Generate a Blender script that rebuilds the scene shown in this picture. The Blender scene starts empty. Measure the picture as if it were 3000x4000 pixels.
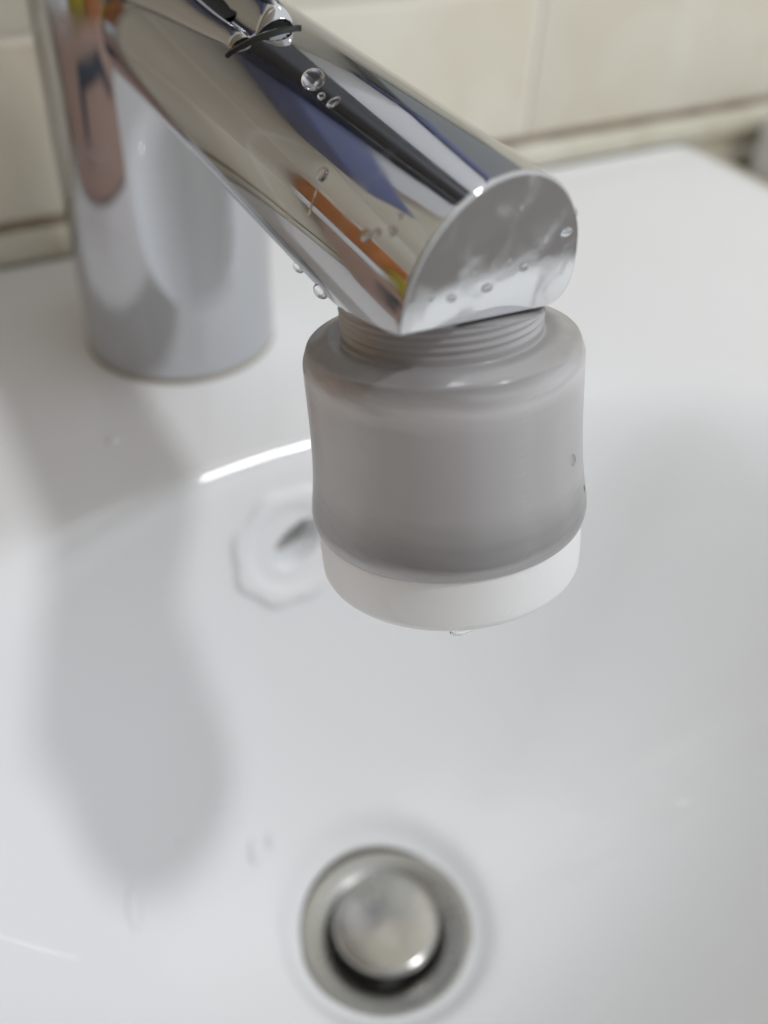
import bpy, bmesh, math, random
import numpy as np
from mathutils import Vector, Matrix, noise
S = 0.001                                   # everything below is written in millimetres
sc = bpy.context.scene
COL = sc.collection
random.seed(4)

# ------------------------------------------------------------------ camera
right = Vector((0.88200764, -0.46918705, 0.04388656))
down = Vector((-0.28340303, -0.60254465, -0.74607149))
fwd = Vector((0.37649069, 0.64560317, -0.66441802))
cam_d = bpy.data.cameras.new("camera")
cam = bpy.data.objects.new("camera", cam_d)
COL.objects.link(cam)
M = Matrix((right, -down, -fwd)).transposed().to_4x4()
M.translation = Vector((-58.960, -204.943, 128.670)) * S
cam.matrix_world = M
cam_d.sensor_fit = 'HORIZONTAL'
cam_d.sensor_width = 36.0
cam_d.lens = 36.0 * 3800 / 3000
cam_d.clip_start = 0.005
cam_d.clip_end = 50
cam_d.dof.use_dof = True
cam_d.dof.focus_distance = 0.126
cam_d.dof.aperture_fstop = cam_d.lens / 3.3
sc.camera = cam

# ------------------------------------------------------------------ world and lamp
w = bpy.data.worlds.new("World")
sc.world = w
w.use_nodes = True
bg = w.node_tree.nodes["Background"]
bg.inputs[0].default_value = (0.93, 0.965, 1.0, 1)
bg.inputs[1].default_value = 0.86
LDIR = Vector((0.40, -0.47, 1.0))
lamp_pos = LDIR * 1650 * S
ld = bpy.data.lights.new("ceiling_lamp_light", 'AREA')
ld.shape = 'DISK'
ld.size = 0.17
ld.energy = 10.0
ld.color = (0.98, 0.99, 1.0)
lo = bpy.data.objects.new("ceiling_lamp_light", ld)
COL.objects.link(lo)
lo.location = lamp_pos
lo.rotation_euler = LDIR.to_track_quat('Z', 'Y').to_euler()
sc.view_settings.view_transform = 'Standard'
sc.view_settings.look = 'None'
sc.view_settings.exposure = 0.08
sc.view_settings.gamma = 1.0
sc.cycles.max_bounces = 12
sc.cycles.transmission_bounces = 10
sc.cycles.glossy_bounces = 6
sc.cycles.caustics_reflective = True

# ------------------------------------------------------------------ materials
def mat(name, color=(0.8, 0.8, 0.8), rough=0.5, metal=0.0, trans=0.0, ior=1.45, coat=0.0, spec=0.5, sss=0.0):
    m = bpy.data.materials.new(name)
    m.use_nodes = True
    b = m.node_tree.nodes["Principled BSDF"]
    b.inputs["Base Color"].default_value = (*color, 1)
    b.inputs["Roughness"].default_value = rough
    b.inputs["Metallic"].default_value = metal
    b.inputs["Transmission Weight"].default_value = trans
    b.inputs["IOR"].default_value = ior
    b.inputs["Coat Weight"].default_value = coat
    b.inputs["Specular IOR Level"].default_value = spec
    return m
def nodes(m):
    nt = m.node_tree
    return nt, nt.nodes["Principled BSDF"]
def noise_node(nt, scale, detail=3, dist=0.0, vec=None):
    tc = nt.nodes.new("ShaderNodeTexCoord")
    mp = nt.nodes.new("ShaderNodeMapping")
    nt.links.new(tc.outputs["Object"], mp.inputs[0])
    n = nt.nodes.new("ShaderNodeTexNoise")
    n.inputs["Scale"].default_value = scale
    n.inputs["Detail"].default_value = detail
    n.inputs["Distortion"].default_value = dist
    nt.links.new(mp.outputs[0], n.inputs["Vector"])
    if vec: mp.inputs["Scale"].default_value = vec
    return n
def ramp(nt, src, stops):
    r = nt.nodes.new("ShaderNodeValToRGB")
    el = r.color_ramp.elements
    el[0].position, el[0].color = stops[0][0], (*stops[0][1], 1)
    el[1].position, el[1].color = stops[-1][0], (*stops[-1][1], 1)
    for p, c in stops[1:-1]:
        e = el.new(p); e.color = (*c, 1)
    nt.links.new(src, r.inputs[0])
    return r
def bump(m, node_out, strength, dist):
    nt, b = nodes(m)
    bp = nt.nodes.new("ShaderNodeBump")
    bp.inputs["Strength"].default_value = strength
    bp.inputs["Distance"].default_value = dist
    nt.links.new(node_out, bp.inputs["Height"])
    nt.links.new(bp.outputs[0], b.inputs["Normal"])

def chrome(name, scale=90, lo_r=0.035, hi_r=0.20, col=(0.56, 0.57, 0.59), wav=0.02):
    m = mat(name, col, 0.06, 1.0)
    nt, b = nodes(m)
    n = noise_node(nt, scale, 6, 0.6)
    r = ramp(nt, n.outputs[0], [(0.45, (lo_r,) * 3), (0.60, ((lo_r + hi_r) / 2.4,) * 3), (0.75, (hi_r,) * 3)])
    nt.links.new(r.outputs[0], b.inputs["Roughness"])
    n2 = noise_node(nt, 60, 2)
    bump(m, n2.outputs[0], wav, 0.001)
    return m
CHROME = chrome("chrome", 75, 0.05, 0.34)
CHROME_SPOUT = chrome("chrome_spout", 140, 0.03, 0.16, (0.60, 0.605, 0.62), 0.03)
CHROME_FACE = chrome("chrome_limescale", 210, 0.05, 0.30, (0.82, 0.84, 0.865), 0.012)
DRAIN = chrome("drain_chrome", 110, 0.24, 0.46, (0.40, 0.395, 0.375), 0.14)
CAPM = chrome("plug_chrome", 130, 0.12, 0.38, (0.42, 0.41, 0.385), 0.22)
CERAMIC = mat("white_glazed_ceramic", (0.80, 0.80, 0.805), 0.09, spec=0.5)
nt, b = nodes(CERAMIC)
n = noise_node(nt, 9, 4, 0.5)
r = ramp(nt, n.outputs[0], [(0.35, (0.85, 0.86, 0.875)), (0.65, (0.865, 0.875, 0.895))])
nt.links.new(r.outputs[0], b.inputs["Base Color"])
n = noise_node(nt, 260, 5)
r = ramp(nt, n.outputs[0], [(0.4, (0.035,) * 3), (0.75, (0.10,) * 3)])
nt.links.new(r.outputs[0], b.inputs["Roughness"])
TILE = mat("beige_wall_tile", (0.62, 0.58, 0.47), 0.30)
nt, b = nodes(TILE)
n = noise_node(nt, 26, 6, 0.8)
r = ramp(nt, n.outputs[0], [(0.30, (0.72, 0.66, 0.53)), (0.55, (0.78, 0.74, 0.625)), (0.75, (0.81, 0.78, 0.68))])
nt.links.new(r.outputs[0], b.inputs["Base Color"])
nt, b = nodes(TILE); n = noise_node(nt, 14, 4, 0.4); bump(TILE, n.outputs[0], 0.18, 0.004)
TILE2 = mat("brown_side_tile", (0.22, 0.175, 0.125), 0.35)
GROUT = mat("pale_grout", (0.86, 0.83, 0.74), 0.85)
BROWN = mat("brown_grout", (0.25, 0.19, 0.13), 0.9)
nt, b = nodes(BROWN)
n = noise_node(nt, 60, 4)
r = ramp(nt, n.outputs[0], [(0.35, (0.20, 0.15, 0.10)), (0.7, (0.42, 0.35, 0.26))])
nt.links.new(r.outputs[0], b.inputs["Base Color"])
SEAL = mat("cream_sealant", (0.70, 0.68, 0.57), 0.5)
nt, b = nodes(SEAL)
n = noise_node(nt, 40, 4)
r = ramp(nt, n.outputs[0], [(0.35, (0.60, 0.56, 0.44)), (0.65, (0.72, 0.70, 0.60))])
nt.links.new(r.outputs[0], b.inputs["Base Color"])
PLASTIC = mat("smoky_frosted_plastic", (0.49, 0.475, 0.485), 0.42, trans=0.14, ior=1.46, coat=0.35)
PLASTIC.node_tree.nodes['Principled BSDF'].inputs['Coat Roughness'].default_value = 0.14
nt, b = nodes(PLASTIC)
n = noise_node(nt, 300, 5, 0.4)
r = ramp(nt, n.outputs[0], [(0.4, (0.40,) * 3), (0.7, (0.45,) * 3)])
nt.links.new(r.outputs[0], b.inputs["Roughness"])
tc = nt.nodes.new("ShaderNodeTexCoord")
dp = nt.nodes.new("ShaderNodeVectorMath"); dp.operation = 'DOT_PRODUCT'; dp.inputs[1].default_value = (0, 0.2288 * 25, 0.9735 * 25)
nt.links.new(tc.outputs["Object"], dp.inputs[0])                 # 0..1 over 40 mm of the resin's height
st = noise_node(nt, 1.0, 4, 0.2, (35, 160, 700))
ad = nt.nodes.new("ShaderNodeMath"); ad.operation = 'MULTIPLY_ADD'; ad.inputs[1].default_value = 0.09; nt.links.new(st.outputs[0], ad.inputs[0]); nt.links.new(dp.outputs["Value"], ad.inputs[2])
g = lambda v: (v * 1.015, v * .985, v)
rp = ramp(nt, ad.outputs[0], [(0.0, g(.40)), (0.045, g(.42)), (0.085, g(.25)), (0.13, g(.30)), (0.24, g(.44)), (0.42, g(.47)), (0.52, g(.49)), (0.575, g(.62)), (0.625, g(.42)), (0.66, g(.30)), (0.70, g(.40)), (0.9, g(.40))])  # resin tint by height, with shading at rim band, shoulder and crease painted in
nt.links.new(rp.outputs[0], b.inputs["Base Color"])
n = noise_node(nt, 30, 3, 0.2, (1, 4, 30))
bump(PLASTIC, n.outputs[0], 0.05, 0.001)
CORE = mat("grey_inner_cartridge", (0.50, 0.49, 0.48), 0.5)
LOWER = mat("milky_clear_plastic", (0.97, 0.97, 0.975), 0.5, trans=0.22, ior=1.38)
BLACK = mat("black_notch_and_gap_shade", (0.012, 0.012, 0.012), 0.6)
VOID = mat("dark_recess", (0.11, 0.11, 0.10), 0.8)
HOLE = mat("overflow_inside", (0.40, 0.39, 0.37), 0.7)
WATER = mat("water", (1, 1, 1), 0.0, trans=1.0, ior=1.33)
DROP_GLINT = mat("water_drop_and_glint_bump", (0.855, 0.865, 0.88), 0.03, ior=1.5)
WHITE = mat("white_enamel", (0.74, 0.74, 0.77), 0.3)
FLOOR = mat("grey_floor", (0.74, 0.75, 0.76), 0.6)
DARK_POST = mat("added_dark_post", (0.085, 0.085, 0.09), 0.25, 0.6)
BLUE = mat("blue_plastic", (0.20, 0.23, 0.40), 0.4)
SHELFW = mat("white_plastic", (0.93, 0.94, 0.96), 0.35)
GREYP = mat("grey_panel", (0.34, 0.36, 0.36), 0.4)
ORANGE = mat("orange_print", (0.52, 0.20, 0.07), 0.55)
YELLOW = mat("yellow_print", (0.46, 0.36, 0.04), 0.45)
PINK = mat("pink_print", (0.50, 0.34, 0.28), 0.5)
INK = mat("dark_print", (0.07, 0.08, 0.10), 0.4)
GASKET = mat("grey_brown_seal", (0.42, 0.38, 0.31), 0.7)

# ------------------------------------------------------------------ helpers
def obj(name, verts, faces, m, parent=None, smooth=True, loc=None):
    me = bpy.data.meshes.new(name)
    me.from_pydata([tuple(c * S for c in v) for v in verts], [], faces)
    me.validate()
    if smooth:
        me.polygons.foreach_set("use_smooth", [True] * len(me.polygons))
    me.materials.append(m)
    o = bpy.data.objects.new(name, me)
    COL.objects.link(o)
    if parent: o.parent = parent
    return o
def bobj(name, bm, m, parent=None, smooth=False):
    me = bpy.data.meshes.new(name)
    bmesh.ops.scale(bm, vec=(S, S, S), verts=bm.verts)
    bm.to_mesh(me); bm.free()
    if smooth:
        me.polygons.foreach_set("use_smooth", [True] * len(me.polygons))
    me.materials.append(m)
    o = bpy.data.objects.new(name, me)
    COL.objects.link(o)
    if parent: o.parent = parent
    return o
def thing(name, label, cat, loc=(0, 0, 0)):
    o = bpy.data.objects.new(name, None)
    o.empty_display_size = 0.01
    COL.objects.link(o)
    o.location = Vector(loc) * S
    o["label"] = label; o["category"] = cat
    return o
def tag(o, label=None, cat=None, group=None, kind=None):
    if label: o["label"] = label
    if cat: o["category"] = cat
    if group: o["group"] = group
    if kind: o["kind"] = kind
    return o
def set_base(o, p):
    """move the origin of a parent Empty without moving its parts"""
    return o
def grid_faces(nu, nv, close_u=True):
    f = []
    for j in range(nv - 1):
        for i in range(nu if close_u else nu - 1):
            a = j * nu + i; b_ = j * nu + (i + 1) % nu
            f.append((a, b_, b_ + nu, a + nu))
    return f
def lathe(name, prof, m, parent=None, n=128, O=(0, 0, 0), D=(0, 0, 1), cap0=False, cap1=False, wob=None):
    """prof: list of (r, h); densified with rounded corners is the caller's job"""
    D = Vector(D).normalized(); a = D.cross(Vector((0, 1, 0)))
    if a.length < 1e-3: a = Vector((1, 0, 0))
    a.normalize(); bb = D.cross(a); O = Vector(O)
    V = []
    for (r, h) in prof:
        for i in range(n):
            t = 2 * math.pi * i / n
            rr = r + (wob(t, h) if wob else 0)
            V.append(O + D * h + (a * math.cos(t) + bb * math.sin(t)) * rr)
    F = grid_faces(n, len(prof))
    if cap0: F.append(tuple(reversed(range(n))))
    if cap1: F.append(tuple(range((len(prof) - 1) * n, len(prof) * n)))
    return obj(name, V, F, m, parent)
def rounded(pts, rads, k=5):
    """round the corners of a polyline of (r,h) points"""
    out = [pts[0]]
    for i in range(1, len(pts) - 1):
        p, a, c = Vector(pts[i]), Vector(pts[i - 1]), Vector(pts[i + 1])
        u, v = (a - p), (c - p); R = min(rads[i], u.length * .49, v.length * .49)
        if R <= 1e-6: out.append(tuple(p)); continue
        s, e = p + u.normalized() * R, p + v.normalized() * R
        for q in range(k + 1):
            t = q / k
            out.append(tuple(s * (1 - t) ** 2 + p * 2 * t * (1 - t) + e * t * t))
    out.append(pts[-1])
    return out
def box(bm, x0, x1, y0, y1, z0, z1, bev=0.0, seg=3):
    mt = Matrix.LocRotScale(Vector(((x0 + x1) / 2, (y0 + y1) / 2, (z0 + z1) / 2)), None, Vector((x1 - x0, y1 - y0, z1 - z0)))
    r = bmesh.ops.create_cube(bm, size=1, matrix=mt)
    if bev > 0:
        es = list({e for v in r['verts'] for e in v.link_edges})
        bmesh.ops.bevel(bm, geom=es, offset=bev, segments=seg, affect='EDGES', profile=0.5)

# ------------------------------------------------------------------ floor, walls
bm = bmesh.new(); box(bm, -2500, 2500, -3000, 70, -860, -800)
tag(bobj("floor", bm, FLOOR), kind="structure", label="grey bathroom floor below the basin")

WALLY = 55.0
wall = thing("tiled_wall", "wall of beige glazed tiles with pale and brown joints behind the washbasin", "wall", (0, WALLY, 0))
wall["kind"] = "structure"
def wpart(o): 
    o.parent = wall; o.matrix_parent_inverse = Matrix.Identity(4); o.location = Vector((0, -WALLY, 0)) * S
    return o
bm = bmesh.new(); box(bm, -1500, 1500, WALLY + 1.6, WALLY + 40, -800, 1500)
wpart(bobj("grout_backing", bm, GROUT))
bm = bmesh.new(); box(bm, -276, 560, WALLY + 0.5, WALLY + 1.4, 6.9, 9.5)
wpart(bobj("brown_joint", bm, BROWN))  # joint in a darker brown than the other grout
TH, TW, J = 46.0, 230.0, 2.0
bm = bmesh.new(); box(bm, J / 2, TW - J / 2, 1.0, 6, J / 2, TH - J / 2, 0.8, 3)
tile0 = bobj("tile", bm, TILE, None, True)
first = True
for i in range(-3, 4):
    for j in range(-4, 13):
        x = 138 + i * TW; z = 8.3 + j * TH
        if first: t = tile0; first = False
        else:
            t = tile0.copy(); COL.objects.link(t)
        t.parent = wall
        t.location = Vector((x, random.uniform(-.15, .15), z)) * S
        t.rotation_euler = (random.uniform(-.002, .002), 0, random.uniform(-.001, .001))
# sealant strip between the basin and the wall
V, F = [], []
xs = np.linspace(-300, 420, 181)
sect = [(WALLY - .2, 7.2), (WALLY - 1.2, 6.9), (WALLY - 2.6, 5.2), (WALLY - 3.2, 2.4), (WALLY - 3.4, 0.4), (WALLY - 2.8, -1.2), (WALLY, -1.6)]
for x in xs:
    wv = 0.5 * noise.noise(Vector((x * .06, 0, 0))) + .25 * noise.noise(Vector((x * .3, 3, 0)))
    for k, (y, z) in enumerate(sect):
        V.append((x, y - wv * .4 * (0 < k < 6), z + (wv if k < 4 else 0)))
k = len(sect)
for i in range(len(xs) - 1):
    for j in range(k - 1):
        F.append((i * k + j, i * k + j + 1, (i + 1) * k + j + 1, (i + 1) * k + j))
wpart(obj("sealant_strip", V, F, SEAL))

# side wall on the left, seen only in the chrome
sw = thing("side_wall", "brownish tiled side wall at the left beyond the frame", "wall", (-200, -600, 0))
sw["kind"] = "structure"
bm = bmesh.new(); box(bm, -240, -200, -1600, 54, -800, 1500)
o = bobj("wall_slab", bm, TILE2, sw); o.location = Vector((200, 600, 0)) * S

# ------------------------------------------------------------------ washbasin
DX, DY, DEPTH, PEX = 0.0, -116.0, 95.0, 2.9
def Bnd(th):
    th = th - 0.072
    c, s = np.cos(th), np.sin(th)
    k_ = np.clip((0.30 - s) / 0.75, 0, 1); k_ = k_ * k_ * (3 - 2 * k_)
    cc = np.clip(c * 2.5 + .5, 0, 1)
    rx = 102.0 + cc * (10.0 + 62.0 * k_)
    ry = np.where(s > 0, 61.0, 78.0); p = 2.0
    return (np.abs(c / rx) ** p + np.abs(s / ry) ** p) ** (-1 / p)
def zsurf(x, y):
    dx, dy = x - DX, y - DY
    r = np.hypot(dx, dy)
    rho = r / Bnd(np.arctan2(dy, dx))
    a = -DEPTH * (1 - rho ** PEX)
    kk = 6.0 + 16.0 * (1 - np.exp(-(np.maximum(np.abs(dx) - 12, 0) / 45.0) ** 2))
    z = -kk * np.log(np.exp(-np.clip(a, -400, 80) / kk) + 1)
    # shallow seat around the drain
    z = z - 3.6 / (1 + np.exp(np.clip((r - 24.0) / 1.15, -60, 60)))
    return z
def nsurf(x, y, e=0.2):
    n_ = Vector((-(zsurf(x + e, y) - zsurf(x - e, y)) / (2 * e), -(zsurf(x, y + e) - zsurf(x, y - e)) / (2 * e), 1.0))
    return n_.normalized()
basin = thing("washbasin", "white glazed ceramic washbasin with deep bowl below the chrome tap", "washbasin", (0, -116, -100))
XL, XR, YF, YB = -207.0, 207.0, -205.0, 51.5
NT = 900
th = np.linspace(0, 2 * np.pi, NT, endpoint=False)
# concentrate samples toward the back, where the overflow is
th = th + 0.35 * np.sin(2 * (th - np.pi / 2)) * -1 * 0.9 * np.where(True, 1, 1)
B_ = Bnd(th)
rings = []
r0 = 20.2
for q in np.linspace(0, 1, 230):
    rings.append((r0 * (1 - q) + B_ * 1.10 * q))
V = []
ct, st = np.cos(th), np.sin(th)
for R_ in rings:
    x, y = DX + R_ * ct, DY + R_ * st
    V.append(np.stack([x, y, zsurf(x, y)], 1))
# outwards to the rounded rectangular rim
def rect_r(th, x0, x1, y0, y1, rc_):
    out = []
    for t in th:
        rc = rc_ if math.sin(t) > 0 else rc_ + 76 + 30 * math.cos(t)
        d = (math.cos(t), math.sin(t))
        lo_, hi = 0.0, 600.0
        for _ in range(40):
            m_ = (lo_ + hi) / 2
            px, py = DX + d[0] * m_, DY + d[1] * m_
            qx = max(x0 + rc - px, px - (x1 - rc), 0); qy = max(y0 + rc - py, py - (y1 - rc), 0)
            ins = (math.hypot(qx, qy) < rc)
            if ins: lo_ = m_
            else: hi = m_
        out.append(lo_)
    return np.array(out)
RO = rect_r(th, XL + 3, XR - 3, YF + 3, YB - 3, 6)
for q in np.linspace(0, 1, 26)[1:]:
    R_ = B_ * 1.10 * (1 - q) + RO * q
    x, y = DX + R_ * ct, DY + R_ * st
    V.append(np.stack([x, y, zsurf(x, y)], 1))
for (o_, dz) in ((0.9, -.15), (1.9, -.7), (2.6, -1.6), (3.0, -3.0), (3.0, -20), (2.2, -120)):
    R2 = rect_r(th, XL + 3 - o_, XR - 3 + o_, YF + 3 - o_, YB - 3 + o_, 6 + o_)
    x, y = DX + R2 * ct, DY + R2 * st
    V.append(np.stack([x, y, np.full(NT, dz)], 1))
nv = len(V)
V = np.concatenate(V)
# overflow dish pressed into the back of the bowl
OC = Vector((1.5, -60.6, float(zsurf(1.5, -60.6)))); ON = nsurf(1.5, -60.6)
OC = Vector((OC.x, OC.y, -22.0))
best = min(((abs(float(zsurf(1.5, yy)) + 22.0), yy) for yy in np.linspace(-75, -50, 500)))
OC = Vector((2.2, best[1], -22.0)); ON = nsurf(2.2, best[1])
d_ = V - np.array(OC); along = d_ @ np.array(ON)
perp = d_ - along[:, None] * np.array(ON)
e1 = Vector((1, 0, 0)); e1 = (e1 - ON * e1.dot(ON)).normalized(); e2 = ON.cross(e1)
pu, pv = perp @ np.array(e1), perp @ np.array(e2)
ang = np.arctan2(pv, pu); rr = np.hypot(pu, pv)
near = (np.abs(along) < 25)
def sstep(a, b_, x):
    t = np.clip((x - a) / (b_ - a), 0, 1); return t * t * (3 - 2 * t)
dish = -1.1 * (1 - sstep(13.2, 14.9, rr * (1 + 0.035 * np.cos(8 * ang + .4)))) + 0.8 * (1 - sstep(8.5, 11.5, rr))
V = V - (near * dish)[:, None] * np.array(ON)
hu, hv = pu - 1.6, pv - 0.4
ha, hb = hu * .87 + hv * .5, -hu * .5 + hv * .87
hole = 7.0 * (1 - sstep(4.0, 5.8, np.hypot(ha * .82, hb * 1.35)))
V = V - (near * hole)[:, None] * np.array(ON)
F = grid_faces(NT, nv)
bowl = obj("ceramic_bowl", V.tolist(), F, CERAMIC, basin)
bowl.location = Vector((0, 116, 100)) * S
# dark inside of the overflow
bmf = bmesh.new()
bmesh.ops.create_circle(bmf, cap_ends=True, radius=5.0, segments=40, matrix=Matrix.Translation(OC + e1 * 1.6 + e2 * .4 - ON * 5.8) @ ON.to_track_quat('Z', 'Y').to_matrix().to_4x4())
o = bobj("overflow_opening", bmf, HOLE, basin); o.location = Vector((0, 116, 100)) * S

# ------------------------------------------------------------------ drain
ZB = float(zsurf(DX + 17, DY)) 
drain = thing("basin_drain", "round chrome drain with raised push plug in the bowl bottom", "drain", (DX, DY, ZB))
fl = rounded([(20.9, 0.1), (20.7, 0.9), (19.6, 1.1), (16.0, 0.5), (12.9, -0.5), (12.5, -14)], [0, .6, 1.2, 2.4, 1, 0], 6)
lathe("flange", fl, DRAIN, drain, 96)
lathe("drain_well", [(13.5, -13.8), (6, -14), (0.01, -14)], VOID, drain, 48)
cp = rounded([(0.01, 5.3), (6, 5.25), (11.3, 5.05), (12.4, 4.5), (12.6, 3.2), (11.6, 2.0), (4, 1.8), (3.5, -13)], [0, 3, 3, 1.0, .5, .5, .5, 0], 6)
cap_m = CAPM
lathe("plug_cap", cp, cap_m, drain, 96)

# ------------------------------------------------------------------ tap
tap = thing("basin_tap", "chrome single lever basin tap standing on the white basin", "tap", (0, 0, 0))
def bw(t, h): return 0.04 * math.sin(3 * t + h * .05)
body = rounded([(21.9, 0.8), (22.5, 1.4), (22.5, 60), (22.5, 108), (21.6, 110), (19.5, 110.4)], [0, .4, 0, 1, .8, 0], 5)
lathe("tap_body", body, CHROME, tap, 160)
lathe("unseen_dark_post", rounded([(19.5, 110.2), (17.5, 111.5), (16.5, 222), (15, 226), (0.01, 228)], [0, .5, 2, 3, 0], 5), DARK_POST, tap, 96)  # unseen dark post added for its dark reflection and its shade on the wall
lathe("base_gasket", [(22.5, 0.0), (22.62, 0.3), (22.4, 0.8), (20, 0.85)], GASKET, tap, 96)
# spout: a horizontal tube, its end rounded over and its underside cut away in a slope
R, ZA, YE = 13.8, 74.8, -127.4
SL = 0.27
def zcut(y, x=0.0): return 74.6 - .34 * (y + 128.4) - .12 * (x + 13.6)
def yface(x): return -125.4 + .22 * x
def spout():
    """tube along -Y; stations q run from the body (0) to the slanted end plane (1)"""
    V, F = [], []
    st_ = [(q, 0.0) for q in list(np.linspace(0, .69, 60)) + list(.70 + .30 * np.linspace(0, 1, 110) ** 1.6)] + [(1, k_ / 6) for k_ in range(1, 7)]
    NA, NC = 120, 24
    def pos(q, e, x):
        y1 = yface(x) + 0.45
        y = -12 + (y1 + 12) * q - 0.45 * math.sin(e * math.pi / 2)
        return y
    for (q, e) in st_:
        r_ = R - .35 * (1 - math.cos(e * math.pi / 2))
        # where the sloping cut meets the circle on the two sides
        def root(side):
            lo_, hi = -math.pi / 2, 1.2
            f_ = lambda t: ZA + r_ * math.sin(t) - zcut(pos(q, e, side * r_ * math.cos(t)), side * r_ * math.cos(t))
            if f_(lo_) > 0: return lo_
            for _ in range(40):
                m_ = (lo_ + hi) / 2
                if f_(m_) < 0: lo_ = m_
                else: hi = m_
            return hi
        aR, aL = root(1), root(-1)
        t0, t1 = aR, math.pi - aL
        h1, h2 = math.radians(4), math.radians(176)
        ts = [t0 + (h1 - t0) * i / 30 for i in range(30)] + [h1 + (h2 - h1) * i / 60 for i in range(60)] + [h2 + (t1 - h2) * i / 29 for i in range(30)]
        for t in ts:
            x = r_ * math.cos(t)
            V.append((x, pos(q, e, x), ZA + r_ * math.sin(t)))
        xr, zr = V[-NA][0], V[-NA][2]; xl, zl = V[-1][0], V[-1][2]
        for i in range(1, NC - 1):
            u = i / (NC - 1); x = xl + (xr - xl) * u
            V.append((x, pos(q, e, x), zl + (zr - zl) * u))
        if aR > -math.pi / 2:                                    # round the lower right corner of the section
            n1 = NA + NC - 2; b0 = len(V) - n1
            corner = Vector((V[b0][0], 0, V[b0][2]))
            RR = min(3.4, 0.4 * (Vector((xl, 0, zl)) - corner).length)
            up_ = [j for j in range(0, 60) if (Vector((V[b0 + j][0], 0, V[b0 + j][2])) - corner).length < RR]
            dn_ = [j for j in range(n1 - 1, NA, -1) if (Vector((V[b0 + j][0], 0, V[b0 + j][2])) - corner).length < RR]
            if up_ and dn_:
                A_ = Vector((V[b0 + up_[-1] + 1][0], 0, V[b0 + up_[-1] + 1][2])); B2 = Vector((V[b0 + dn_[-1] - 1][0], 0, V[b0 + dn_[-1] - 1][2]))
                seq = list(reversed(up_)) + dn_
                for k2, j in enumerate(seq):
                    w_ = (k2 + 1) / (len(seq) + 1)
                    Q = A_ * (1 - w_) ** 2 + corner * 2 * w_ * (1 - w_) + B2 * w_ * w_
                    V[b0 + j] = (Q.x, pos(q, e, Q.x), Q.z)
    n_ = NA + NC - 2
    F = grid_faces(n_, len(st_))
    return V, F, None, n_, st_
V, F, F2, n_, st_ = spout()
sp = obj("spout", V, F, CHROME_SPOUT, tap)
me = sp.data
bm = bmesh.new(); bm.from_mesh(me)
bm.normal_update()
for e in bm.edges:
    if len(e.link_faces) == 2 and e.calc_face_angle(0) > math.radians(32): e.smooth = False
bm.to_mesh(me); bm.free()
# flat end face, slightly crowned, as its own part
base = (len(st_) - 1) * n_
rim_ = V[base:base + n_]
cz = 81.5
FV, FF = [], []
K = 8
for k_ in range(K + 1):
    q = 1 - k_ / K
    for (x, y, z) in rim_:
        FV.append((x * q, yface(x * q), cz + (z - cz) * q))
FF = grid_faces(n_, K + 1)
obj("end_face", FV, FF, CHROME_FACE, tap)
# handle lever lying over the spout
def surf_z(x):
    return ZA + math.sqrt(max(R * R - x * x, 4.0))
PROF = [(-1, .1), (-.97, .9), (-.84, 1.5), (-.66, 1.5), (-.52, 1.0), (-.45, .25), (-.24, .2), (-.16, .8), (0, 2.1), (.22, 3.0), (.48, 3.2), (.72, 2.7), (.9, 1.5), (1, .1)]
def lev_c(y):
    q = max(0.0, (-68 - y) * -1) / 60.0
    return -4.4 + 1.6 * q, 4.5 + 5.2 * min(1, q * 1.6), 1 + 1.6 * q      # centre, half width, height factor
def lever():
    V = []
    ys = [-70.2, -69.9, -69.2, -67.6, -64, -58, -50, -42, -34, -26, -16, -4]
    hs = [.35, .72, .92, 1, 1, 1, 1, 1, 1, 1, 1, 1]
    for k_, y in enumerate(ys):
        cx, hw, hf = lev_c(y)
        lift = 0.35 + max(0, (y + 60)) * 0.10
        n0 = len(V)
        for (u, h) in PROF:
            x = cx + u * hw * (.93 if k_ == 0 else 1)
            V.append((x, y - 0.30 * (x - cx) - (.8 * (1 - u * u)), surf_z(x) + lift * (1 - .5 * (h < .15)) + h * hf * hs[k_]))
        for u in (.6, 0, -.6):
            x = cx + u * hw
            V.append((x, y - 0.30 * (x - cx) - (.8 * (1 - u * u)), surf_z(x) + .15))
    n_ = len(PROF) + 3
    F = grid_faces(n_, len(ys))
    F.append(tuple(range(n_)))
    F.append(tuple(reversed(range((len(ys) - 1) * n_, len(ys) * n_))))
    o = obj("handle", V, F, CHROME_SPOUT, tap)
    md = o.modifiers.new("sub", 'SUBSURF'); md.levels = 2; md.render_levels = 3
    # black strip laid along the handle's groove in place of its shade
    V = []
    for y in np.linspace(-62.5, -10, 24):
        cx, hw, hf = lev_c(y)
        lift = 0.35 + max(0, (y + 60)) * 0.10
        for u in (-.56, -.40, -.22, -.12):
            x = cx + u * hw
            V.append((x, y - 0.30 * (x - cx) - .8 * (1 - u * u), surf_z(x) + lift + (.95 if u in (-.56, -.12) else .62) * hf))
    obj("groove_shade", V, grid_faces(4, 24, False), BLACK, tap)
lever()
V = []
NS = 48
for i in range(NS):
    u = -1.12 + 2.25 * i / (NS - 1)
    cx, hw, hf = lev_c(-70)
    x = cx + u * hw
    y = -70.6 - 0.30 * (x - cx) - .9 * (1 - min(1, u * u))
    wid = 0.06 + 0.56 * max(0, math.sin(math.pi * (i + .5) / NS)) ** .6
    for (dy, dz) in ((-wid, 0), (-wid * .6, .3), (0, .45), (wid * .6, .4), (wid, .2), (wid + .6, .1)):
        V.append((x, y + dy, surf_z(x) + dz - .02))
obj("tip_gap_shade", V, grid_faces(6, NS, False), BLACK, tap)  # black strip standing in for the shadow gap under the handle tip

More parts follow.
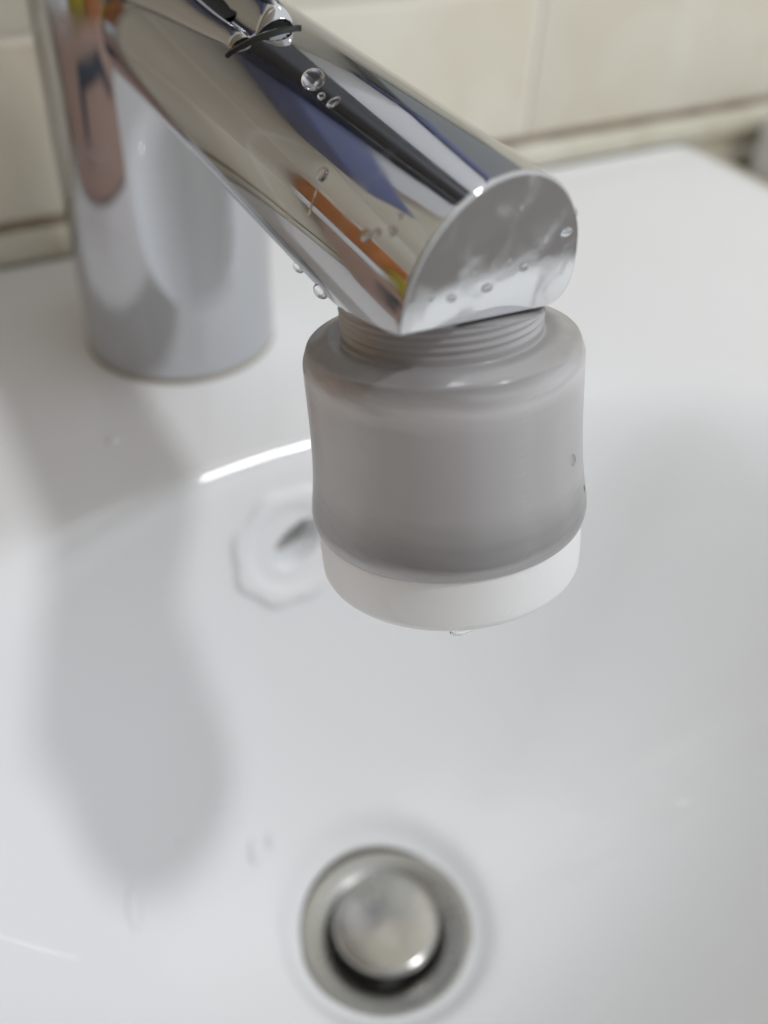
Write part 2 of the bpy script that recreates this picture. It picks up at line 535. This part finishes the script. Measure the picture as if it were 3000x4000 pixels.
# ------------------------------------------------------------------ tap extension (swivel aerator)
AO, AD = Vector((0, -121.32, 40.31)), Vector((0, 0.2288, 0.9735))
ext = thing("tap_extension", "smoky grey frosted plastic tap extension with milky lower ring under the spout", "tap attachment", AO)
def elathe(name, prof, m, n=160, wob=None):
    return lathe(name, prof, m, ext, n, (0, 0, 0), AD, wob=wob)
outer = [(0.01, 31.0), (12.4, 31.0), (12.7, 30.6)]
for k_ in range(4):
    h = 30.0 - k_ * 1.0
    outer += [(12.8, h), (12.45, h - .3), (12.42, h - .5), (12.78, h - .8)]
outer += rounded([(12.7, 25.9), (12.75, 25.0), (14.6, 25.4), (17.2, 24.4), (17.9, 22.4), (17.9, 20.4), (17.85, 13), (18.0, 8.5), (18.3, 5.0), (18.75, 1.8), (18.85, .6), (18.5, -.7), (18.1, -1.0)], [0, .4, .9, .5, .6, 2, 4, 3, 2, 1.2, .8, .5, 0], 5)
inner = rounded([(16.9, -1.0), (17.0, 4), (16.3, 9), (16.1, 20), (15.2, 22.6), (12.0, 23.6), (11.2, 25.5), (11.2, 27.6), (0.01, 27.8)], [0, 3, 3, 2, 1.5, 1, .8, .5, 0], 5)
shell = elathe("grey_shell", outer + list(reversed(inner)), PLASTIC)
for v in shell.data.vertices:                                   # the neck ends just inside the sloping underside of the spout
    p = Vector(v.co) / S + AO
    over = p.z - (zcut(p.y, p.x) + (0.5 if p.y > yface(p.x) + 1.1 else -0.7))
    if over > 0 and v.co.dot(AD.normalized()) / S > 26:
        v.co -= AD.normalized() * (over / (0.9735 + 0.34 * 0.2288)) * S
elathe("inner_cartridge", rounded([(0.01, 27.2), (10.8, 27.2), (10.6, 24), (14.8, 20.5), (15.2, 9), (15.3, 5.2), (11.2, 4.2), (11.2, -2), (0.01, -2)], [0, .3, 1, 2, 2, .6, .6, .3, 0], 4), CORE, 96)
elathe("lower_ring", rounded([(15.9, -.6), (18.15, -.9), (18.2, -4.5), (18.05, -8.3), (16.9, -9.3), (15.6, -9.0), (15.4, -3.0), (15.9, -.6)], [0, .3, 2, 1.1, .8, .5, .5, 0], 5), LOWER)
elathe("spray_plate", rounded([(15.5, -7.6), (8, -7.9), (0.01, -7.9)], [0, 1, 0], 3), LOWER, 64)
# dark notch on the right side of the shell
def shell_point(phi, h, r):
    a = AD.cross(Vector((0, 1, 0))).normalized(); bb = AD.cross(a)
    return AD * h + (a * math.cos(phi) + bb * math.sin(phi)) * r, (a * math.cos(phi) + bb * math.sin(phi))

def shell_drop(phi, h, r, rad, ht, m, st, name, parent=None, label=None):
    P, N = shell_point(math.radians(phi), h, r)
    q = N.to_track_quat('Z', 'Y').to_matrix().to_4x4()
    bm = bmesh.new()
    bmesh.ops.create_uvsphere(bm, u_segments=20, v_segments=10, radius=1)
    for v in bm.verts: v.co = Vector((v.co.x * rad * st[0], v.co.y * rad * st[1], v.co.z * ht))
    bmesh.ops.transform(bm, matrix=q, verts=bm.verts)
    o = bobj(name, bm, m, parent, True)
    o.location = (P + (Vector((0, 0, 0)) if parent else AO)) * S
    return o
shell_drop(137, 3.2, 18.40, .6, .12, BLACK, (.9, 2.1), "dark_notch", ext)
tag(shell_drop(121, 10.5, 17.95, .55, .35, WATER, (.8, 1.6), "water_drop"), "small bright drop on the right side of the grey tap extension", "water drop", "water drops on tap and basin")

# ------------------------------------------------------------------ white cabinet at the right edge
bm = bmesh.new(); box(bm, 236, 640, -420, 49, -790, 9, 9, 5)
c = bobj("white_cabinet", bm, WHITE, None, True)
tag(c, "pale grey white cabinet with rounded edge at the right beside the basin", "cabinet")

bm = bmesh.new(); box(bm, 211, 235.5, -20, 54.5, -60, -12, 1.5, 3)
tag(bobj("tiled_ledge", bm, TILE, None, True), "low beige ledge in the gap between the basin and the grey white cabinet", "ledge")

# ------------------------------------------------------------------ things that show only as reflections
pk = thing("soap_packet", "orange yellow and pink soap packet standing left of the tap", "packet", (-118, -32, 0))
def pbox(name, x0, x1, y0, y1, z0, z1, m, bev=1.5):
    bm = bmesh.new(); box(bm, x0 + 118, x1 + 118, y0 + 32, y1 + 32, z0, z1, bev)
    return bobj(name, bm, m, pk, True)
pbox("packet_base", -132, -106, -80, 34, 0.2, 52, PINK, 4)
po = [(2, 14), (-5, 43), (-52, 45), (-72, 30)]; pi_ = [(-5, 14), (-13, 36), (-50, 38), (-66, 29)]
V = [(-105.9 + 118, y + 32, z) for y, z in po + pi_] + [(-105.2 + 118, y + 32, z) for y, z in po + pi_]
F = []
for k_ in range(3):
    F += [(8 + k_, 9 + k_, 13 + k_, 12 + k_), (k_, 1 + k_, 9 + k_, 8 + k_), (4 + k_, 12 + k_, 13 + k_, 5 + k_)]
F += [(0, 8, 12, 4), (3, 7, 15, 11)]
obj("dark_trim", V, F, INK, pk, False)
pbox("yellow_panel", -130, -107, -40, -7, 52.5, 80, YELLOW, 5)
pbox("orange_panel", -130, -107, -78, -41, 46, 96, ORANGE, 5)
pbox("orange_panel", -130, -107, -5, 50, 64, 92, ORANGE, 3)
pbox("pale_panel", -130, -107, -5, 50, 52.5, 63.5, SHELFW, 2)
sh = thing("wall_shelf", "blue edged white shelf box on the tiled wall above the tap", "shelf", (12, WALLY, 138))
def sbox(name, x0, x1, y0, y1, z0, z1, m, bev=2):
    bm = bmesh.new(); box(bm, x0 - 12, x1 - 12, y0 - WALLY, y1 - WALLY, z0 - 138, z1 - 138, bev)
    return bobj(name, bm, m, sh, True)
sbox("blue_tray", -84, -26, 12, WALLY - .5, 140, 170, BLUE, 4)
sbox("white_box", -64, -28.5, 18, WALLY - .5, 170.5, 250, SHELFW, 4)
sbox("dark_streak_block", -28, -3, 20, WALLY - .5, 128, 246, INK, 3)  # dark block added for the dark streak mirrored in the spout
sbox("white_box", -2.5, 66, 22, WALLY - .5, 150, 250, SHELFW, 4)
sbox("blue_edge", 66.5, 76, 18, WALLY - .5, 146, 250, BLUE, 2)
sbox("grey_back", 76.5, 150, 34, WALLY - .5, 120, 300, GREYP, 2)

# ------------------------------------------------------------------ water drops and added glint bumps
def drop(name, p, n, r, h, label, stretch=(1, 1), rot=0.0, seg=24, m=None):
    """a flattened drop resting on a surface: p on the surface, n its normal"""
    p, n = Vector(p), Vector(n).normalized()
    q = n.to_track_quat('Z', 'Y').to_matrix().to_4x4()
    bm = bmesh.new()
    bmesh.ops.create_uvsphere(bm, u_segments=seg, v_segments=14, radius=1)
    for v in bm.verts:
        z = v.co.z
        k_ = h if z > 0 else 0.12 * r
        c_, s_ = math.cos(rot), math.sin(rot)
        x, y = v.co.x * r * stretch[0], v.co.y * r * stretch[1]
        v.co = Vector((x * c_ - y * s_, x * s_ + y * c_, z * k_))
    bmesh.ops.transform(bm, matrix=q, verts=bm.verts)
    o = bobj(name, bm, m or WATER, None, True)
    o.location = p * S
    tag(o, label, "water drop", "water drops on tap and basin")
    return o
def on_spout(x, y, top=True):
    z = math.sqrt(R * R - x * x)
    n = Vector((x, 0, z if top else -z)) / R
    return Vector((x, y, ZA + (z if top else -z))), n
def sd(x, y, r, h, label, top=True, stretch=(1, 1), rot=0):
    p, n = on_spout(x, y, top)
    drop("water_drop", p, n, r, h, label, stretch, rot)
sd(-5.3, -88.9, 1.55, 1.25, "large round clear drop on top of the spout below the handle")
sd(-6.3, -93.5, .55, .4, "small bright drop just past the large drop on the spout")
sd(-6.0, -96.3, .6, .4, "long small drop in the dark streak on the spout top", stretch=(1, 1.7))
sd(-11.5, -104.8, 0.95, .35, "round drop head on the brown side of the spout")
sd(-13.0, -105.2, .22, .12, "thin vertical water trail under the round drop on the spout side", stretch=(1, 8), rot=0)
sd(-12.4, -117.8, .75, .6, "uneven drop on the spout left of the end face rim")
for k_, (x, y, r) in enumerate(((-11.3, -121.5, .62), (-11.9, -119.4, .5), (-10.2, -121.0, .4))):
    sd(x, y, r, .3, ["largest drop clinging at the crease beside the spout end face", "middle drop of the cluster at the spout end crease", "smallest upper drop of the cluster at the spout end crease"][k_])
sd(-10.4, -95.2, .9, .7, "drop hanging under the left edge of the spout midway", top=False)
sd(-11.0, -103.4, 1.15, .9, "drop hanging under the spout edge above the tap extension", top=False)
sd(12.4, -121.6, .8, .5, "small drop on the right rounded rim of the spout end")
for (x, z, r, a_, lab) in ((-9.6, 77.6, .55, .4, "flat water spot low on the left of the spout end face"), (-6.6, 76.6, .7, 1.1, "wide flat water spot low left on the spout end face"),
                        (-3.4, 78.4, .5, .2, "small round water spot left of the middle of the spout end face"), (-1.2, 76.0, .75, 1.3, "water spot low in the middle of the spout end face"),
                        (1.8, 78.2, .6, .6, "upright water spot in the middle of the spout end face"), (4.4, 76.8, .7, 1.0, "water spot low right of the middle of the spout end face"),
                        (7.4, 79.4, .5, .9, "bright water spot right on the spout end face"), (10.9, 79.2, .7, 1.5, "long curved drop added as a dark reflection near the right rim of the spout end face"), (2.6, 84.4, .4, .8, "thin water mark high on the spout end face")):  # curved drop by the right rim is added for a dark reflection
    drop("water_drop", (x, yface(x), z), Vector((.22, -1, 0)), r * .85, r * .14 if x < 10 else r * .35, lab, (.9, .5 + a_ * .8), a_)
p = AO + Vector((-6.3, -17.1, -5.9)) + Vector((0, 1.3, -.6))
drop("water_drop", p, Vector((0, -.5, -1)), 1.7, .9, "clear drop hanging from the lowest rim of the milky ring", (1.3, .6))
for (x, y, r, st, ro, lab) in ((-52, -98, 2.3, 2.2, .75, "long glossy bump added for a lamp glint at the lower left of the bowl"), (-22.5, -91, 1.7, 2.0, 1.0, "larger bump added for a lamp glint just upper left of the drain"),
                       (-18.0, -90, 1.1, 1.8, 1.0, "smaller bump added for a lamp glint at the drain ring upper left")):
    n = nsurf(x, y)
    drop("water_drop", (x, y, float(zsurf(x, y))), n, r, 1.15, lab, (st, .8), ro, m=DROP_GLINT)  # glossy bumps added where the bowl glints under the lamp
for (x, y, r, lab) in ((-27.6, -35, 1.3, "bright drop on the basin rim left of the white streak"), (-15.3, -26.6, .9, "tiny bright drop on the basin just below the tap base"),
                       (-38.3, -88, .8, "tiny drop on the bowl left of the drain, farthest left"), (-27, -84, .7, "tiny drop on the bowl upper left of the drain"),
                       (-24, -86, .7, "tiny drop on the bowl nearest the two glint bumps"), (-30, -82, .6, "tiny drop highest on the bowl left of the drain")):
    n = nsurf(x, y)
    drop("water_drop", (x, y, float(zsurf(x, y))), n, r * .9, r * .5, lab, m=DROP_GLINT)
